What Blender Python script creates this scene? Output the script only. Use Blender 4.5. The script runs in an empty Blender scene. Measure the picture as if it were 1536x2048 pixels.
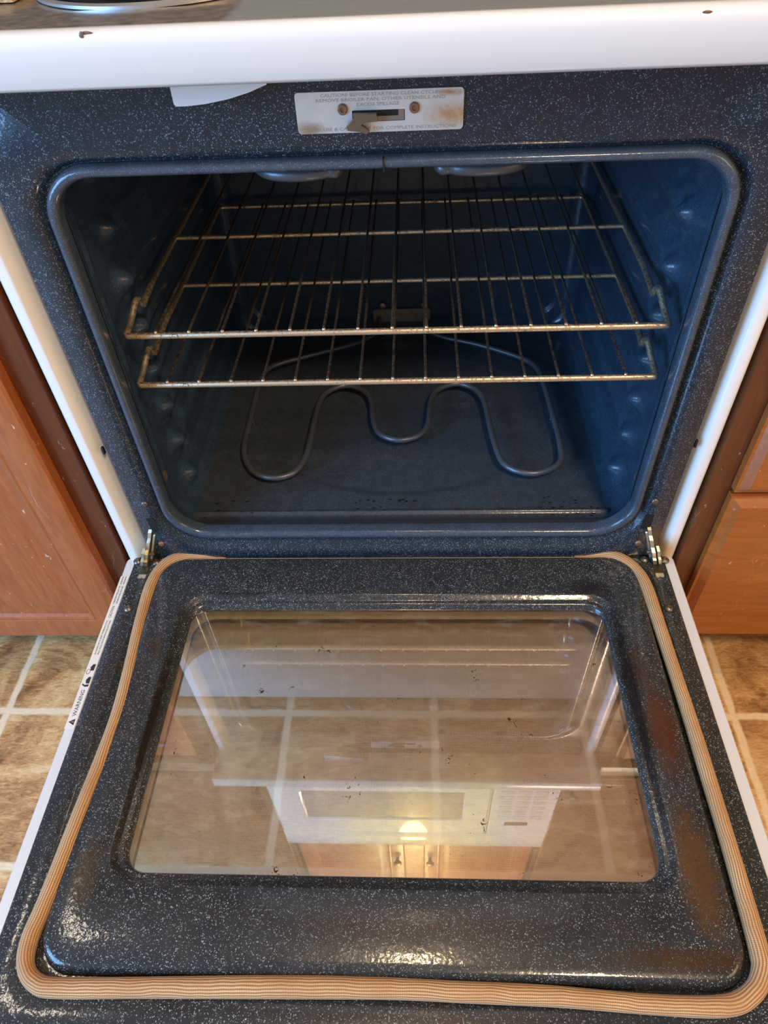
import bpy, bmesh, math, random
from mathutils import Vector, Matrix
random.seed(7)
sc = bpy.context.scene
C = sc.collection
DZ = 0.28          # height of the open door's top face above the kitchen floor (all z below are measured from that face)

# ---------------------------------------------------------------- camera
cam_d = bpy.data.cameras.new('camera'); cam = bpy.data.objects.new('camera', cam_d); C.objects.link(cam)
R = Matrix(((0.99875, 0.00704, 0.04950), (0.02910, 0.71913, -0.69427), (-0.04022, 0.69484, 0.71803)))
cam.matrix_world = Matrix.Translation((0.0314, -0.6252, 0.7408 + DZ)) @ R.to_4x4()
cam_d.sensor_fit = 'HORIZONTAL'; cam_d.sensor_width = 36.0; cam_d.lens = 1391.86 / 1536 * 36.0
cam_d.clip_start = 0.02
sc.camera = cam

# ---------------------------------------------------------------- world, lights, exposure
w = bpy.data.worlds.new('world'); sc.world = w; w.use_nodes = True
w.node_tree.nodes['Background'].inputs[0].default_value = (1.0, 0.92, 0.82, 1)
w.node_tree.nodes['Background'].inputs[1].default_value = 0.40
sc.view_settings.view_transform = 'Standard'; sc.view_settings.look = 'None'
sc.view_settings.gamma = 1; sc.view_settings.use_curve_mapping = False
sc.view_settings.exposure = -0.05

def area(name, loc, tgt, sx, sy, power, col):
    d = bpy.data.lights.new(name, 'AREA'); d.shape = 'RECTANGLE'; d.size = sx; d.size_y = sy; d.energy = power; d.color = col
    o = bpy.data.objects.new(name, d); C.objects.link(o); o.location = loc
    o.rotation_euler = (Vector(tgt) - Vector(loc)).to_track_quat('-Z', 'Y').to_euler()
    return o
area('window_daylight', (-2.20, -1.55, 1.35), (0.05, 0, 0.50), 1.4, 1.5, 128, (0.23, 0.54, 1.0))
area('kitchen_ceiling_light', (0.65, -1.35, 2.42), (0, 0, 0.4), 0.28, 0.28, 36, (1.0, 0.73, 0.46))
area('warm_fill_right', (2.2, -1.4, 1.5), (-0.1, 0, 0.4), 0.9, 0.9, 15, (1.0, 0.64, 0.36))  # added warm fill from the right

# ---------------------------------------------------------------- helpers
def NB(): return bmesh.new()
def box(bm, x0, x1, y0, y1, z0, z1, bev=0.0, seg=2):
    t = bmesh.new()
    bmesh.ops.create_cube(t, size=1.0)
    for v in t.verts:
        v.co = Vector(((x0+x1)/2 + v.co.x*(x1-x0), (y0+y1)/2 + v.co.y*(y1-y0), (z0+z1)/2 + v.co.z*(z1-z0)))
    if bev: bmesh.ops.bevel(t, geom=t.edges[:], offset=bev, segments=seg, affect='EDGES', profile=0.6)
    me = bpy.data.meshes.new('t'); t.to_mesh(me); t.free(); bm.from_mesh(me); bpy.data.meshes.remove(me)
def smooth_path(pts, n=6, closed=False):
    P = [Vector(p) for p in pts]; out = []; N = len(P)
    rng = range(N if closed else N-1)
    for i in rng:
        p0 = P[(i-1) % N] if (closed or i > 0) else P[i]; p1 = P[i]; p2 = P[(i+1) % N]
        p3 = P[(i+2) % N] if (closed or i+2 < N) else p2
        for k in range(n):
            t = k/n
            out.append(0.5*((2*p1) + (-p0+p2)*t + (2*p0-5*p1+4*p2-p3)*t*t + (-p0+3*p1-3*p2+p3)*t**3))
    if not closed: out.append(P[-1])
    return out
def fillet(pts, r, n=5):
    P = [Vector(p) for p in pts]; out = [P[0]]
    for i in range(1, len(P)-1):
        a = P[i-1]-P[i]; b = P[i+1]-P[i]
        d = min(r, a.length*0.49, b.length*0.49)
        s = P[i]+a.normalized()*d; e = P[i]+b.normalized()*d
        for k in range(n+1):
            t = k/n; out.append((1-t)**2*s + 2*t*(1-t)*P[i] + t*t*e)
    out.append(P[-1]); return out
def tube(bm, pts, r, n=10, closed=False, caps=True, squash=1.0, up=Vector((0,0,1))):
    """sweep a circle along pts; UV u = metres along, v = 0..1 around"""
    P = [Vector(p) for p in pts]; N = len(P); uvl = bm.loops.layers.uv.verify()
    rings = []; L = 0; lens = []; prev = None
    for i in range(N):
        if closed: tg = P[(i+1) % N]-P[i-1]
        else: tg = P[min(i+1, N-1)]-P[max(i-1, 0)]
        tg.normalize()
        u = up if prev is None else prev
        s = tg.cross(u)
        if s.length < 1e-4: s = tg.cross(Vector((1, 0, 0)))
        s.normalize(); nn = s.cross(tg).normalized()
        if not closed: prev = nn
        rr = r[i] if isinstance(r, (list, tuple)) else r
        rings.append([bm.verts.new(P[i] + s*math.cos(2*math.pi*k/n)*rr + nn*math.sin(2*math.pi*k/n)*rr*squash) for k in range(n)])
        if i: L += (P[i]-P[i-1]).length
        lens.append(L)
    M = N if closed else N-1
    for i in range(M):
        a = rings[i]; b = rings[(i+1) % N]; l0 = lens[i]; l1 = lens[i+1] if i+1 < N else lens[i] + (P[0]-P[i]).length
        for k in range(n):
            f = bm.faces.new((a[k], a[(k+1) % n], b[(k+1) % n], b[k]))
            for lp, uv in zip(f.loops, ((l0, k/n), (l0, (k+1)/n), (l1, (k+1)/n), (l1, k/n))): lp[uvl].uv = uv
    if caps and not closed:
        bm.faces.new(rings[0][::-1]); bm.faces.new(rings[-1])
def rrect(a0, a1, b0, b1, r, n=8):
    """rounded rectangle, counter-clockwise from the lower right corner; r single or (lower, upper)"""
    rl, ru = r if isinstance(r, tuple) else (r, r)
    out = []
    for cx, cy, s, rr in ((a1, b0, 0, rl), (a1, b1, 1, ru), (a0, b1, 2, ru), (a0, b0, 3, rl)):
        ox = cx + (-rr if s in (0, 1) else rr); oy = cy + (rr if s in (0, 3) else -rr)
        st = -math.pi/2 + s*math.pi/2
        for k in range(n+1):
            t = st + k/n*math.pi/2
            out.append((ox+rr*math.cos(t), oy+rr*math.sin(t)))
    return out
def loft(bm, loops, cap_first=False, cap_last=False, flip=False):
    R_ = [[bm.verts.new(p) for p in lp] for lp in loops]; n = len(R_[0])
    for a, b in zip(R_, R_[1:]):
        for k in range(n):
            q = (a[k], a[(k+1) % n], b[(k+1) % n], b[k])
            bm.faces.new(q[::-1] if flip else q)
    if cap_first: bm.faces.new(R_[0] if flip else R_[0][::-1])
    if cap_last: bm.faces.new(R_[-1][::-1] if flip else R_[-1])
def xz(lp, y): return [(a, y, b) for a, b in lp]
def xy(lp, z): return [(a, b, z) for a, b in lp]
def prism(bm, poly, axis, c0, c1, shear=None):
    """extrude a 2D polygon along axis ('x': poly=(y,z); 'y': (x,z); 'z': (x,y))"""
    def mk(p, c):
        v = {'x': (c, p[0], p[1]), 'y': (p[0], c, p[1]), 'z': (p[0], p[1], c)}[axis]
        return shear(v) if shear else v
    A = [bm.verts.new(mk(p, c0)) for p in poly]; B = [bm.verts.new(mk(p, c1)) for p in poly]; n = len(poly)
    for k in range(n): bm.faces.new((A[k], A[(k+1) % n], B[(k+1) % n], B[k]))
    bm.faces.new(A[::-1]); bm.faces.new(B)
def revolve(bm, prof, c, axis='z', n=24):
    """prof = [(radius, height)], closed on the axis when radius is 0"""
    rings = []
    def pt(r, h, t):
        a, b = r*math.cos(t), r*math.sin(t)
        return {'z': (c[0]+a, c[1]+b, c[2]+h), 'y': (c[0]+a, c[1]+h, c[2]+b), 'x': (c[0]+h, c[1]+a, c[2]+b)}[axis]
    for r, h in prof:
        rings.append([bm.verts.new(pt(0, h, 0))] if r == 0 else [bm.verts.new(pt(r, h, 2*math.pi*k/n)) for k in range(n)])
    for a, b in zip(rings, rings[1:]):
        for k in range(n):
            k2 = (k+1) % n
            if len(a) == 1 and len(b) == 1: continue
            if len(a) == 1: bm.faces.new((a[0], b[k2], b[k]))
            elif len(b) == 1: bm.faces.new((a[k], a[k2], b[0]))
            else: bm.faces.new((a[k], a[k2], b[k2], b[k]))
def wloc(o):
    v = Vector((0, 0, 0))
    while o is not None: v += o.location; o = o.parent
    return v
def obj(name, bm, m, parent=None, smooth=True, angle=35, uvs=False, origin=None):
    bmesh.ops.recalc_face_normals(bm, faces=bm.faces[:])
    me = bpy.data.meshes.new(name)
    org = wloc(parent) if parent is not None else (Vector(origin) + Vector((0, 0, DZ)) if origin else Vector((0, 0, 0)))
    for v in bm.verts: v.co = v.co + Vector((0, 0, DZ)) - org
    bm.to_mesh(me); bm.free()
    if smooth:
        me.shade_smooth()
        me.set_sharp_from_angle(angle=math.radians(angle))
    for x in (m if isinstance(m, list) else [m]): me.materials.append(x)
    o = bpy.data.objects.new(name, me); C.objects.link(o)
    if parent is not None: o.parent = parent
    else: o.location = org
    return o
def thing(name, label, cat, loc, group=None):
    o = bpy.data.objects.new(name, None); C.objects.link(o); o.empty_display_size = 0.05
    o.location = (loc[0], loc[1], loc[2]+DZ); o['label'] = label; o['category'] = cat
    if group: o['group'] = group
    return o
def tag(o, label, cat, group=None):
    o['label'] = label; o['category'] = cat
    if group: o['group'] = group
    return o
def struct(o): o['kind'] = 'structure'; return o
def text(name, body, size, m, parent, mat4, depth=0.0001, width=None):
    cu = bpy.data.curves.new(name, 'FONT'); cu.body = body; cu.size = size; cu.extrude = depth; cu.align_x = 'LEFT'; cu.resolution_u = 2
    t = bpy.data.objects.new(name, cu); C.objects.link(t)
    bpy.context.view_layer.update()
    dg = bpy.context.evaluated_depsgraph_get()
    me = bpy.data.meshes.new_from_object(t.evaluated_get(dg)); bpy.data.objects.remove(t)
    xs = [v.co.x for v in me.vertices]; k = 1.0
    if width: k = width/max(1e-6, (max(xs)-min(xs)))
    org = wloc(parent)
    for v in me.vertices:
        v.co = (mat4 @ Vector((v.co.x*k, v.co.y, v.co.z))) + Vector((0, 0, DZ)) - org
    me.materials.clear(); me.materials.append(m); me.name = name
    o = bpy.data.objects.new(name, me); C.objects.link(o); o.parent = parent
    return o

# ---------------------------------------------------------------- materials
class N:
    def __init__(s, name):
        s.m = bpy.data.materials.new(name); s.m.use_nodes = True; s.t = s.m.node_tree; s.n = s.t.nodes; s.l = s.t.links
        s.b = s.n['Principled BSDF']; s.out = s.n['Material Output']
    def add(s, ty, **k):
        x = s.n.new(ty)
        for a, b in k.items():
            if a.startswith('i_'):
                key = a[2:]; x.inputs[int(key) if key.isdigit() else key.replace('_', ' ')].default_value = b
            else: setattr(x, a, b)
        return x
    def lk(s, a, b): s.l.new(a, b)
    def obj(s): return s.add('ShaderNodeTexCoord').outputs['Object']
    def mapp(s, src, scale=(1, 1, 1), rot=(0, 0, 0), loc=(0, 0, 0)):
        x = s.add('ShaderNodeMapping'); x.inputs['Scale'].default_value = scale; x.inputs['Rotation'].default_value = rot; x.inputs['Location'].default_value = loc
        s.lk(src, x.inputs[0]); return x.outputs[0]
    def noise(s, src, scale, detail=3, rough=.5, out='Fac', dist=0.0):
        x = s.add('ShaderNodeTexNoise'); x.inputs['Scale'].default_value = scale; x.inputs['Detail'].default_value = detail
        x.inputs['Roughness'].default_value = rough; x.inputs['Distortion'].default_value = dist
        s.lk(src, x.inputs['Vector']); return x.outputs[out]
    def ramp(s, src, stops, interp='LINEAR'):
        x = s.add('ShaderNodeValToRGB'); cr = x.color_ramp; cr.interpolation = interp
        while len(cr.elements) < len(stops): cr.elements.new(0.5)
        for e, (p, c) in zip(cr.elements, stops):
            e.position = p; e.color = (c, c, c, 1) if isinstance(c, (int, float)) else (*c, 1)
        s.lk(src, x.inputs[0]); return x.outputs[0]
    def math(s, op, a, b=None, c=None):
        x = s.add('ShaderNodeMath', operation=op)
        for i, v in enumerate((a, b, c)):
            if v is None: continue
            if isinstance(v, (int, float)): x.inputs[i].default_value = v
            else: s.lk(v, x.inputs[i])
        return x.outputs[0]
    def mix(s, f, a, b, mode='MIX'):
        x = s.add('ShaderNodeMix', data_type='RGBA', blend_type=mode)
        for i, v in ((0, f), (6, a), (7, b)):
            if isinstance(v, (int, float)): x.inputs[i].default_value = v
            elif isinstance(v, tuple): x.inputs[i].default_value = (*v, 1)
            else: s.lk(v, x.inputs[i])
        return x.outputs[2]
    def sep(s, src):
        x = s.add('ShaderNodeSeparateXYZ'); s.lk(src, x.inputs[0]); return x.outputs
    def bump(s, h, strength=.3, dist=.001):
        x = s.add('ShaderNodeBump'); x.inputs['Strength'].default_value = strength; x.inputs['Distance'].default_value = dist
        s.lk(h, x.inputs['Height']); s.lk(x.outputs[0], s.b.inputs['Normal']); s.lk(x.outputs[0], s.b.inputs['Coat Normal'])
    def base(s, c):
        if isinstance(c, tuple): s.b.inputs['Base Color'].default_value = (*c, 1)
        else: s.lk(c, s.b.inputs['Base Color'])
    def p(s, **k):
        for a, v in k.items(): s.b.inputs[a.replace('_', ' ')].default_value = v
def simple(name, col, rough=.5, metal=0.0, coat=0.0):
    n = N(name); n.base(col); n.p(Roughness=rough, Metallic=metal, Coat_Weight=coat); return n.m

def spot(n, src, c, r, soft=0.5):
    """1 inside a blob round c, radii r"""
    mp = n.mapp(src, loc=tuple(-c[i]/r[i] for i in range(3)), scale=tuple(1/r[i] for i in range(3)))
    x = n.add('ShaderNodeVectorMath', operation='LENGTH'); n.lk(mp, x.inputs[0])
    mr = n.add('ShaderNodeMapRange'); mr.inputs[1].default_value = 1.0; mr.inputs[2].default_value = 1.0-soft
    n.lk(x.outputs['Value'], mr.inputs[0]); return mr.outputs[0]

def enamel(name, base=(0.010, 0.016, 0.026), speck=(0.33, 0.40, 0.50), amount=0.5, scale=620, stains=(), rough=.28, grime=0.25):
    n = N(name); o = n.obj()
    v = n.add('ShaderNodeTexVoronoi', feature='F1'); v.inputs['Scale'].default_value = scale; v.inputs['Randomness'].default_value = 1.0
    dis = n.noise(o, 400, 2, out='Color'); wv = n.mix(0.0025, o, dis, 'ADD'); n.lk(wv, v.inputs['Vector'])
    rnd = n.sep(v.outputs['Color'])[0]
    th = n.math('MULTIPLY', n.math('GREATER_THAN', rnd, 1-amount), n.math('MULTIPLY_ADD', rnd, 0.55, -0.05))
    m = n.math('SUBTRACT', th, v.outputs['Distance'])
    fac = n.ramp(m, [(0.0, 0.0), (0.16, 1.0)])
    cl = n.ramp(n.noise(o, 9, 3), [(0.3, 0.45), (0.7, 1.0)])
    fac = n.math('MULTIPLY', fac, cl)
    bs = n.mix(n.noise(o, 60, 4), base, tuple(min(1, c*1.9+.004) for c in base))
    col = n.mix(fac, bs, speck)
    g = n.ramp(n.noise(o, 30, 5, .65, dist=.6), [(0.56, 0.0), (0.72, 1.0)])
    col = n.mix(n.math('MULTIPLY', g, grime), col, (0.035, 0.020, 0.010))
    rs = None
    for c, r, cc, st in stains:
        s_ = spot(n, o, c, r, .75)
        nz = n.noise(n.mapp(o, scale=(1.6, .8, 1)), 95, 8, .75, dist=1.6)
        k = n.ramp(n.math('ADD', s_, n.math('MULTIPLY_ADD', nz, 2.4, -1.12)), [(0.36, 0.0), (0.95, 1.0)])
        k = n.math('MULTIPLY', k, st)
        col = n.mix(k, col, cc)
    n.base(col)
    n.p(Roughness=rough, Coat_Weight=0.5, Coat_Roughness=0.09, Specular_IOR_Level=.25)
    n.lk(n.ramp(n.noise(o, 40, 4), [(0.3, rough-.06), (0.8, rough+.14)]), n.b.inputs['Roughness'])
    n.bump(n.noise(o, 210, 2), .22, .0008)
    return n.m

BROWN = (0.060, 0.026, 0.010)
M = {}
M['frame'] = enamel('speckled_navy_enamel', base=(.008, .014, .022), speck=(.30, .35, .42), amount=.80, scale=820, stains=[((0.34, 0, DZ+.035), (.03, .03, .05), (.10, .06, .03), .7)])
M['cavity'] = enamel('cavity_enamel', base=(0.017, 0.033, 0.054), speck=(.11, .17, .26), amount=.7, scale=900, grime=.3, rough=.30)
M['floor_pan'] = enamel('cavity_floor_enamel', base=(0.026, 0.034, 0.044), speck=(.15, .18, .21), amount=.7, scale=900, grime=.45, rough=.34)
M['bead'] = enamel('rim_enamel', base=(0.03, 0.042, 0.060), speck=(.16, .20, .26), amount=.5, scale=900, rough=.24, grime=.1)
M['tray'] = enamel('door_liner_enamel', base=(0.014, 0.016, 0.017), speck=(0.40, 0.43, 0.45), amount=.76, scale=760, stains=[
    ((.298, -.255, DZ+.01), (.026, .085, .05), (.060, .020, .009), .95), ((.290, -.18, DZ+.01), (.016, .06, .05), (.03, .012, .008), .8),
    ((.296, -.40, DZ+.01), (.030, .095, .05), (.080, .038, .014), .95), ((.27, -.475, DZ+.01), (.10, .016, .05), (.05, .022, .008), .8),
    ((-.300, -.415, DZ+.01), (.022, .05, .05), (.055, .030, .012), .7), ((-.277, -.27, DZ+.01), (.010, .18, .05), (.014, .008, .005), .9),
    ((.277, -.22, DZ+.01), (.011, .20, .05), (.012, .007, .005), .9), ((.25, -.06, DZ+.01), (.05, .02, .05), (.012, .008, .006), .7),
    ((-.20, -.07, DZ+.01), (.06, .006, .05), (.012, .008, .006), .8), ((-.295, -.15, DZ+.01), (.012, .03, .05), (.04, .018, .008), .7)], grime=.3)
def white_paint(name, col=(.66, .66, .655)):
    n = N(name); o = n.obj()
    g = n.ramp(n.noise(o, 45, 6, .7), [(0.62, 0.0), (0.75, 1.0)])
    n.base(n.mix(n.math('MULTIPLY', g, .12), col, (.35, .25, .15)))
    n.p(Roughness=.22, Coat_Weight=.4, Coat_Roughness=.08); return n.m
M['white'] = white_paint('white_enamel')
def dirty_white():
    n = N('white_side_panel'); o = n.obj()
    a = spot(n, o, (.362, 0, DZ+.015), (.03, .05, .045), .9); b = spot(n, o, (-.355, 0, DZ+.01), (.03, .05, .03), .9)
    nz = n.noise(o, 90, 5, .7)
    k = n.ramp(n.math('MULTIPLY', n.math('ADD', a, n.math('MULTIPLY', b, .4)), n.math('ADD', nz, .35)), [(0.2, 0.0), (0.9, 1.0)])
    n.base(n.mix(k, (.80, .79, .77), (.52, .38, .19)))
    n.p(Roughness=.25, Coat_Weight=.4, Coat_Roughness=.08)
    n.bump(n.noise(o, 900, 1), .12, .0003); return n.m
M['side'] = dirty_white()
def rusty(name, col=(.62, .54, .44), rust=(.16, .06, .02), rough=.3, lo=.50, hi=.62, metal=.95, sc=320):
    n = N(name); o = n.obj()
    k = n.ramp(n.noise(o, sc, 6, .7), [(lo, 0.0), (hi, 1.0)])
    k2 = n.ramp(n.noise(o, sc/8, 4, .6), [(.35, .15), (.7, 1.0)])
    kk = n.math('MULTIPLY', k, k2)
    n.base(n.mix(kk, col, rust)); n.lk(n.math('MULTIPLY_ADD', kk, -.6, metal), n.b.inputs['Metallic'])
    n.lk(n.math('MULTIPLY_ADD', kk, .4, rough), n.b.inputs['Roughness'])
    n.bump(kk, .2, .0003); return n.m
M['rack'] = rusty('worn_rack_chrome', (.76, .60, .42), (.12, .05, .02), .36, .47, .58)
M['wire'] = rusty('browned_rack_wire', (.26, .20, .15), (.06, .035, .02), .35, .45, .60)
M['element'] = simple('element_sheath', (.11, .12, .135), .36, .45)
M['bracket'] = rusty('element_bracket', (.30, .26, .20), (.08, .05, .03), .45, .5, .65, .7, 150)
M['zinc'] = rusty('zinc_hinge', (.74, .66, .50), (.22, .13, .05), .32, .56, .68, .85, 260)
M['olive'] = simple('hinge_channel_metal', (.085, .065, .03), .4, .6)
M['brass'] = simple('hinge_receiver_metal', (.62, .54, .38), .35, .8)
M['screw'] = rusty('dark_screw', (.17, .14, .12), (.10, .04, .02), .35, .55, .7, .8, 300)
M['rustscrew'] = rusty('rusty_screw', (.30, .17, .11), (.14, .05, .02), .4, .45, .65, .7, 200)
M['black'] = simple('black_void', (.004, .004, .004), .6)
def plate():
    n = N('latch_plate_metal'); o = n.obj()
    col = n.mix(n.noise(o, 60, 5, .6), (.60, .60, .60), (.80, .79, .76))
    a = spot(n, o, (.062, 0, DZ+.558), (.034, .02, .016), .95); b = spot(n, o, (-.055, 0, DZ+.550), (.024, .02, .010), .95); c = spot(n, o, (.060, 0, DZ+.574), (.02, .02, .004), .9)
    nz = n.noise(o, 90, 6, .75, dist=1)
    for s_, cc in ((a, (.52, .30, .10)), (b, (.36, .24, .13)), (c, (.42, .22, .07))):
        col = n.mix(n.ramp(n.math('MULTIPLY', s_, nz), [(.12, 0.0), (.46, .85)]), col, cc)
    n.base(col); n.p(Metallic=.55, Roughness=.38); n.bump(n.noise(o, 300, 4), .15, .0004); return n.m
M['plate'] = plate()
M['emboss'] = simple('embossed_letter_metal', (.36, .34, .31), .5, .3)
M['rustlatch'] = rusty('rusty_latch', (.22, .15, .10), (.12, .06, .03), .4, .4, .6, .7, 200)
def gasket():
    n = N('woven_gasket'); uv = n.add('ShaderNodeTexCoord').outputs['UV']; s = n.sep(uv); o = n.obj()
    wob = n.math('MULTIPLY', n.noise(o, 25, 2), .10)
    rib = n.math('SINE', n.math('MULTIPLY', n.math('ADD', s[1], wob), 2*math.pi*20))
    cross = n.math('SINE', n.math('MULTIPLY', s[0], 2*math.pi*640))
    h = n.math('MULTIPLY_ADD', rib, .35, n.math('MULTIPLY_ADD', cross, .12, .5))
    col = n.ramp(h, [(0.08, (.16, .075, .022)), (0.35, (.40, .22, .085)), (0.8, (.68, .44, .225))])
    st = n.ramp(n.noise(o, 14, 5, .65), [(.38, 0.0), (.72, 1.0)])
    col = n.mix(n.math('MULTIPLY', st, .7), col, (.36, .15, .045))
    n.base(col); n.p(Roughness=.75, Sheen_Weight=.15); n.bump(h, .5, .0009); return n.m
M['gasket'] = gasket()
def glass(name, refl, tint=(.93, .94, .90), dots=False):
    n = N(name); o = n.obj(); s = n.sep(o)
    fr = n.add('ShaderNodeFresnel'); fr.inputs[0].default_value = 1.5
    f = n.math('MINIMUM', n.math('MULTIPLY_ADD', fr.outputs[0], 1.4, refl), 1.0)
    tr = n.add('ShaderNodeBsdfTransparent'); tr.inputs[0].default_value = (*tint, 1)
    gl = n.add('ShaderNodeBsdfGlossy'); gl.inputs['Roughness'].default_value = .015
    # thin heat-reflecting coating: its tint drifts across the pane
    hue = n.ramp(n.noise(n.mapp(o, scale=(1, .7, 1)), 5.0, 2), [(.30, (1.0, .86, .90)), (.42, (.84, .88, 1.0)), (.50, (.78, .95, 1.0)), (.57, (.84, 1.0, .80)), (.66, (1.0, .97, .60))])
    n.lk(hue, gl.inputs[0])
    mx = n.add('ShaderNodeMixShader'); n.lk(f, mx.inputs[0]); n.lk(tr.outputs[0], mx.inputs[1]); n.lk(gl.outputs[0], mx.inputs[2])
    last = mx.outputs[0]
    if not dots:   # greasy film: a weak hazy second reflection
        g2 = n.add('ShaderNodeBsdfGlossy'); g2.inputs['Roughness'].default_value = .20; g2.inputs[0].default_value = (1.0, .93, .55, 1)
        mh = n.add('ShaderNodeMixShader'); mh.inputs[0].default_value = .04; n.lk(last, mh.inputs[1]); n.lk(g2.outputs[0], mh.inputs[2]); last = mh.outputs[0]
    df = n.add('ShaderNodeBsdfDiffuse'); df.inputs[0].default_value = (.95, .80, .64, 1)
    if dots:
        P = 2*math.pi/0.0030
        a = n.math('ADD', s[0], s[1]); b = n.math('SUBTRACT', s[0], s[1])
        k = n.math('MULTIPLY', n.math('SINE', n.math('MULTIPLY', a, P)), n.math('SINE', n.math('MULTIPLY', b, P)))
        fac = n.ramp(n.math('MULTIPLY_ADD', k, .5, .5), [(.43, 0.0), (.58, .62)])
    else:
        sm = n.ramp(n.noise(n.mapp(o, scale=(1, 3.2, 1), rot=(0, 0, .25)), 22, 6, .7, dist=.5), [(.5, 0.0), (.8, .10)])
        fac = n.math('ADD', sm, .012)
    m2 = n.add('ShaderNodeMixShader'); n.lk(fac, m2.inputs[0]); n.lk(last, m2.inputs[1]); n.lk(df.outputs[0], m2.inputs[2]); last = m2.outputs[0]
    if not dots:   # baked-on spatter
        v = n.noise(o, 170, 4, .7, dist=1.0); cl = n.noise(o, 26, 3, .6)
        k = n.ramp(n.math('MULTIPLY', v, cl), [(.405, 0.0), (.425, 1.0)])
        d2 = n.add('ShaderNodeBsdfDiffuse'); d2.inputs[0].default_value = (.05, .028, .015, 1)
        m3 = n.add('ShaderNodeMixShader'); n.lk(k, m3.inputs[0]); n.lk(last, m3.inputs[1]); n.lk(d2.outputs[0], m3.inputs[2]); last = m3.outputs[0]
    n.lk(last, n.out.inputs[0]); return n.m
M['glass_in'] = glass('inner_glass', .26, (.995, .995, .99))
M['glass_out'] = glass('dotted_outer_glass', .02, (.99, .99, .99), True)
def clear_face():
    n = N('clear_glass_face'); tr = n.add('ShaderNodeBsdfTransparent'); tr.inputs[0].default_value = (.99, .99, .99, 1)
    gl = n.add('ShaderNodeBsdfGlossy'); gl.inputs['Roughness'].default_value = .01
    mx = n.add('ShaderNodeMixShader'); mx.inputs[0].default_value = .015; n.lk(tr.outputs[0], mx.inputs[1]); n.lk(gl.outputs[0], mx.inputs[2]); n.lk(mx.outputs[0], n.out.inputs[0]); return n.m
M['clear'] = clear_face()
def pane(name, x0, x1, y0, y1, z0, z1, m, parent):
    bm = NB(); box(bm, x0, x1, y0, y1, z0, z1); o = obj(name, bm, [M['clear'], m], parent, smooth=False)
    for p in o.data.polygons: p.material_index = 1 if p.normal.z > .9 else 0
    return o
M['retainer'] = simple('cream_door_retainer', (.62, .50, .34), .35, .25)
M['seal'] = simple('dark_pane_seal', (.10, .075, .045), .5)
def wood(name, a, b, c, horiz=False, scr=1.0):
    n = N(name); o = n.obj()
    sc_ = (1.2, 9, 9) if horiz else (9, 9, 1.2)
    g = n.noise(n.mapp(o, scale=sc_), 9, 8, .62, dist=1.4)
    f = n.noise(n.mapp(o, scale=(3, 60, 60) if horiz else (60, 60, 3)), 8, 3, .6)
    col = n.ramp(g, [(.25, a), (.5, b), (.75, c)])
    col = n.mix(n.math('MULTIPLY', f, .45), col, tuple(x*.55 for x in a))
    # pale scratches and specks
    s1 = n.add('ShaderNodeTexVoronoi', feature='DISTANCE_TO_EDGE'); s1.inputs['Scale'].default_value = 4.5
    n.lk(n.mapp(n.mix(.05, o, n.noise(o, 14, 3, out='Color'), 'ADD'), scale=(2.6, 2.6, .8)), s1.inputs['Vector'])
    k1 = n.math('MULTIPLY', n.ramp(s1.outputs[0], [(0.0, 1.0), (.008, 0.0)]), n.ramp(n.noise(o, 11, 4, .7), [(.54, 0.0), (.66, .55)]))
    sp = n.ramp(n.noise(n.mapp(o, scale=(1, 1, .6)), 150, 3, .6), [(.70, 0.0), (.73, .8)])
    k = n.math('MULTIPLY', n.math('MAXIMUM', k1, sp), scr)
    n.base(n.mix(k, col, (.72, .52, .42))); n.p(Roughness=.36, Coat_Weight=.25, Coat_Roughness=.18)
    n.bump(n.math('MULTIPLY_ADD', f, .3, k), .15, .0005); return n.m
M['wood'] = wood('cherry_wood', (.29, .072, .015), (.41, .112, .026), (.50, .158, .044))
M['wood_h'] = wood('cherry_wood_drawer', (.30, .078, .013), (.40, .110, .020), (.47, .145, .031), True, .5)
M['wood_darkened'] = wood('cherry_shade_tone', (.085, .020, .006), (.13, .034, .010), (.17, .050, .016), scr=.4)  # cherry darkened to carry the face frame's shade in its colour
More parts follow.
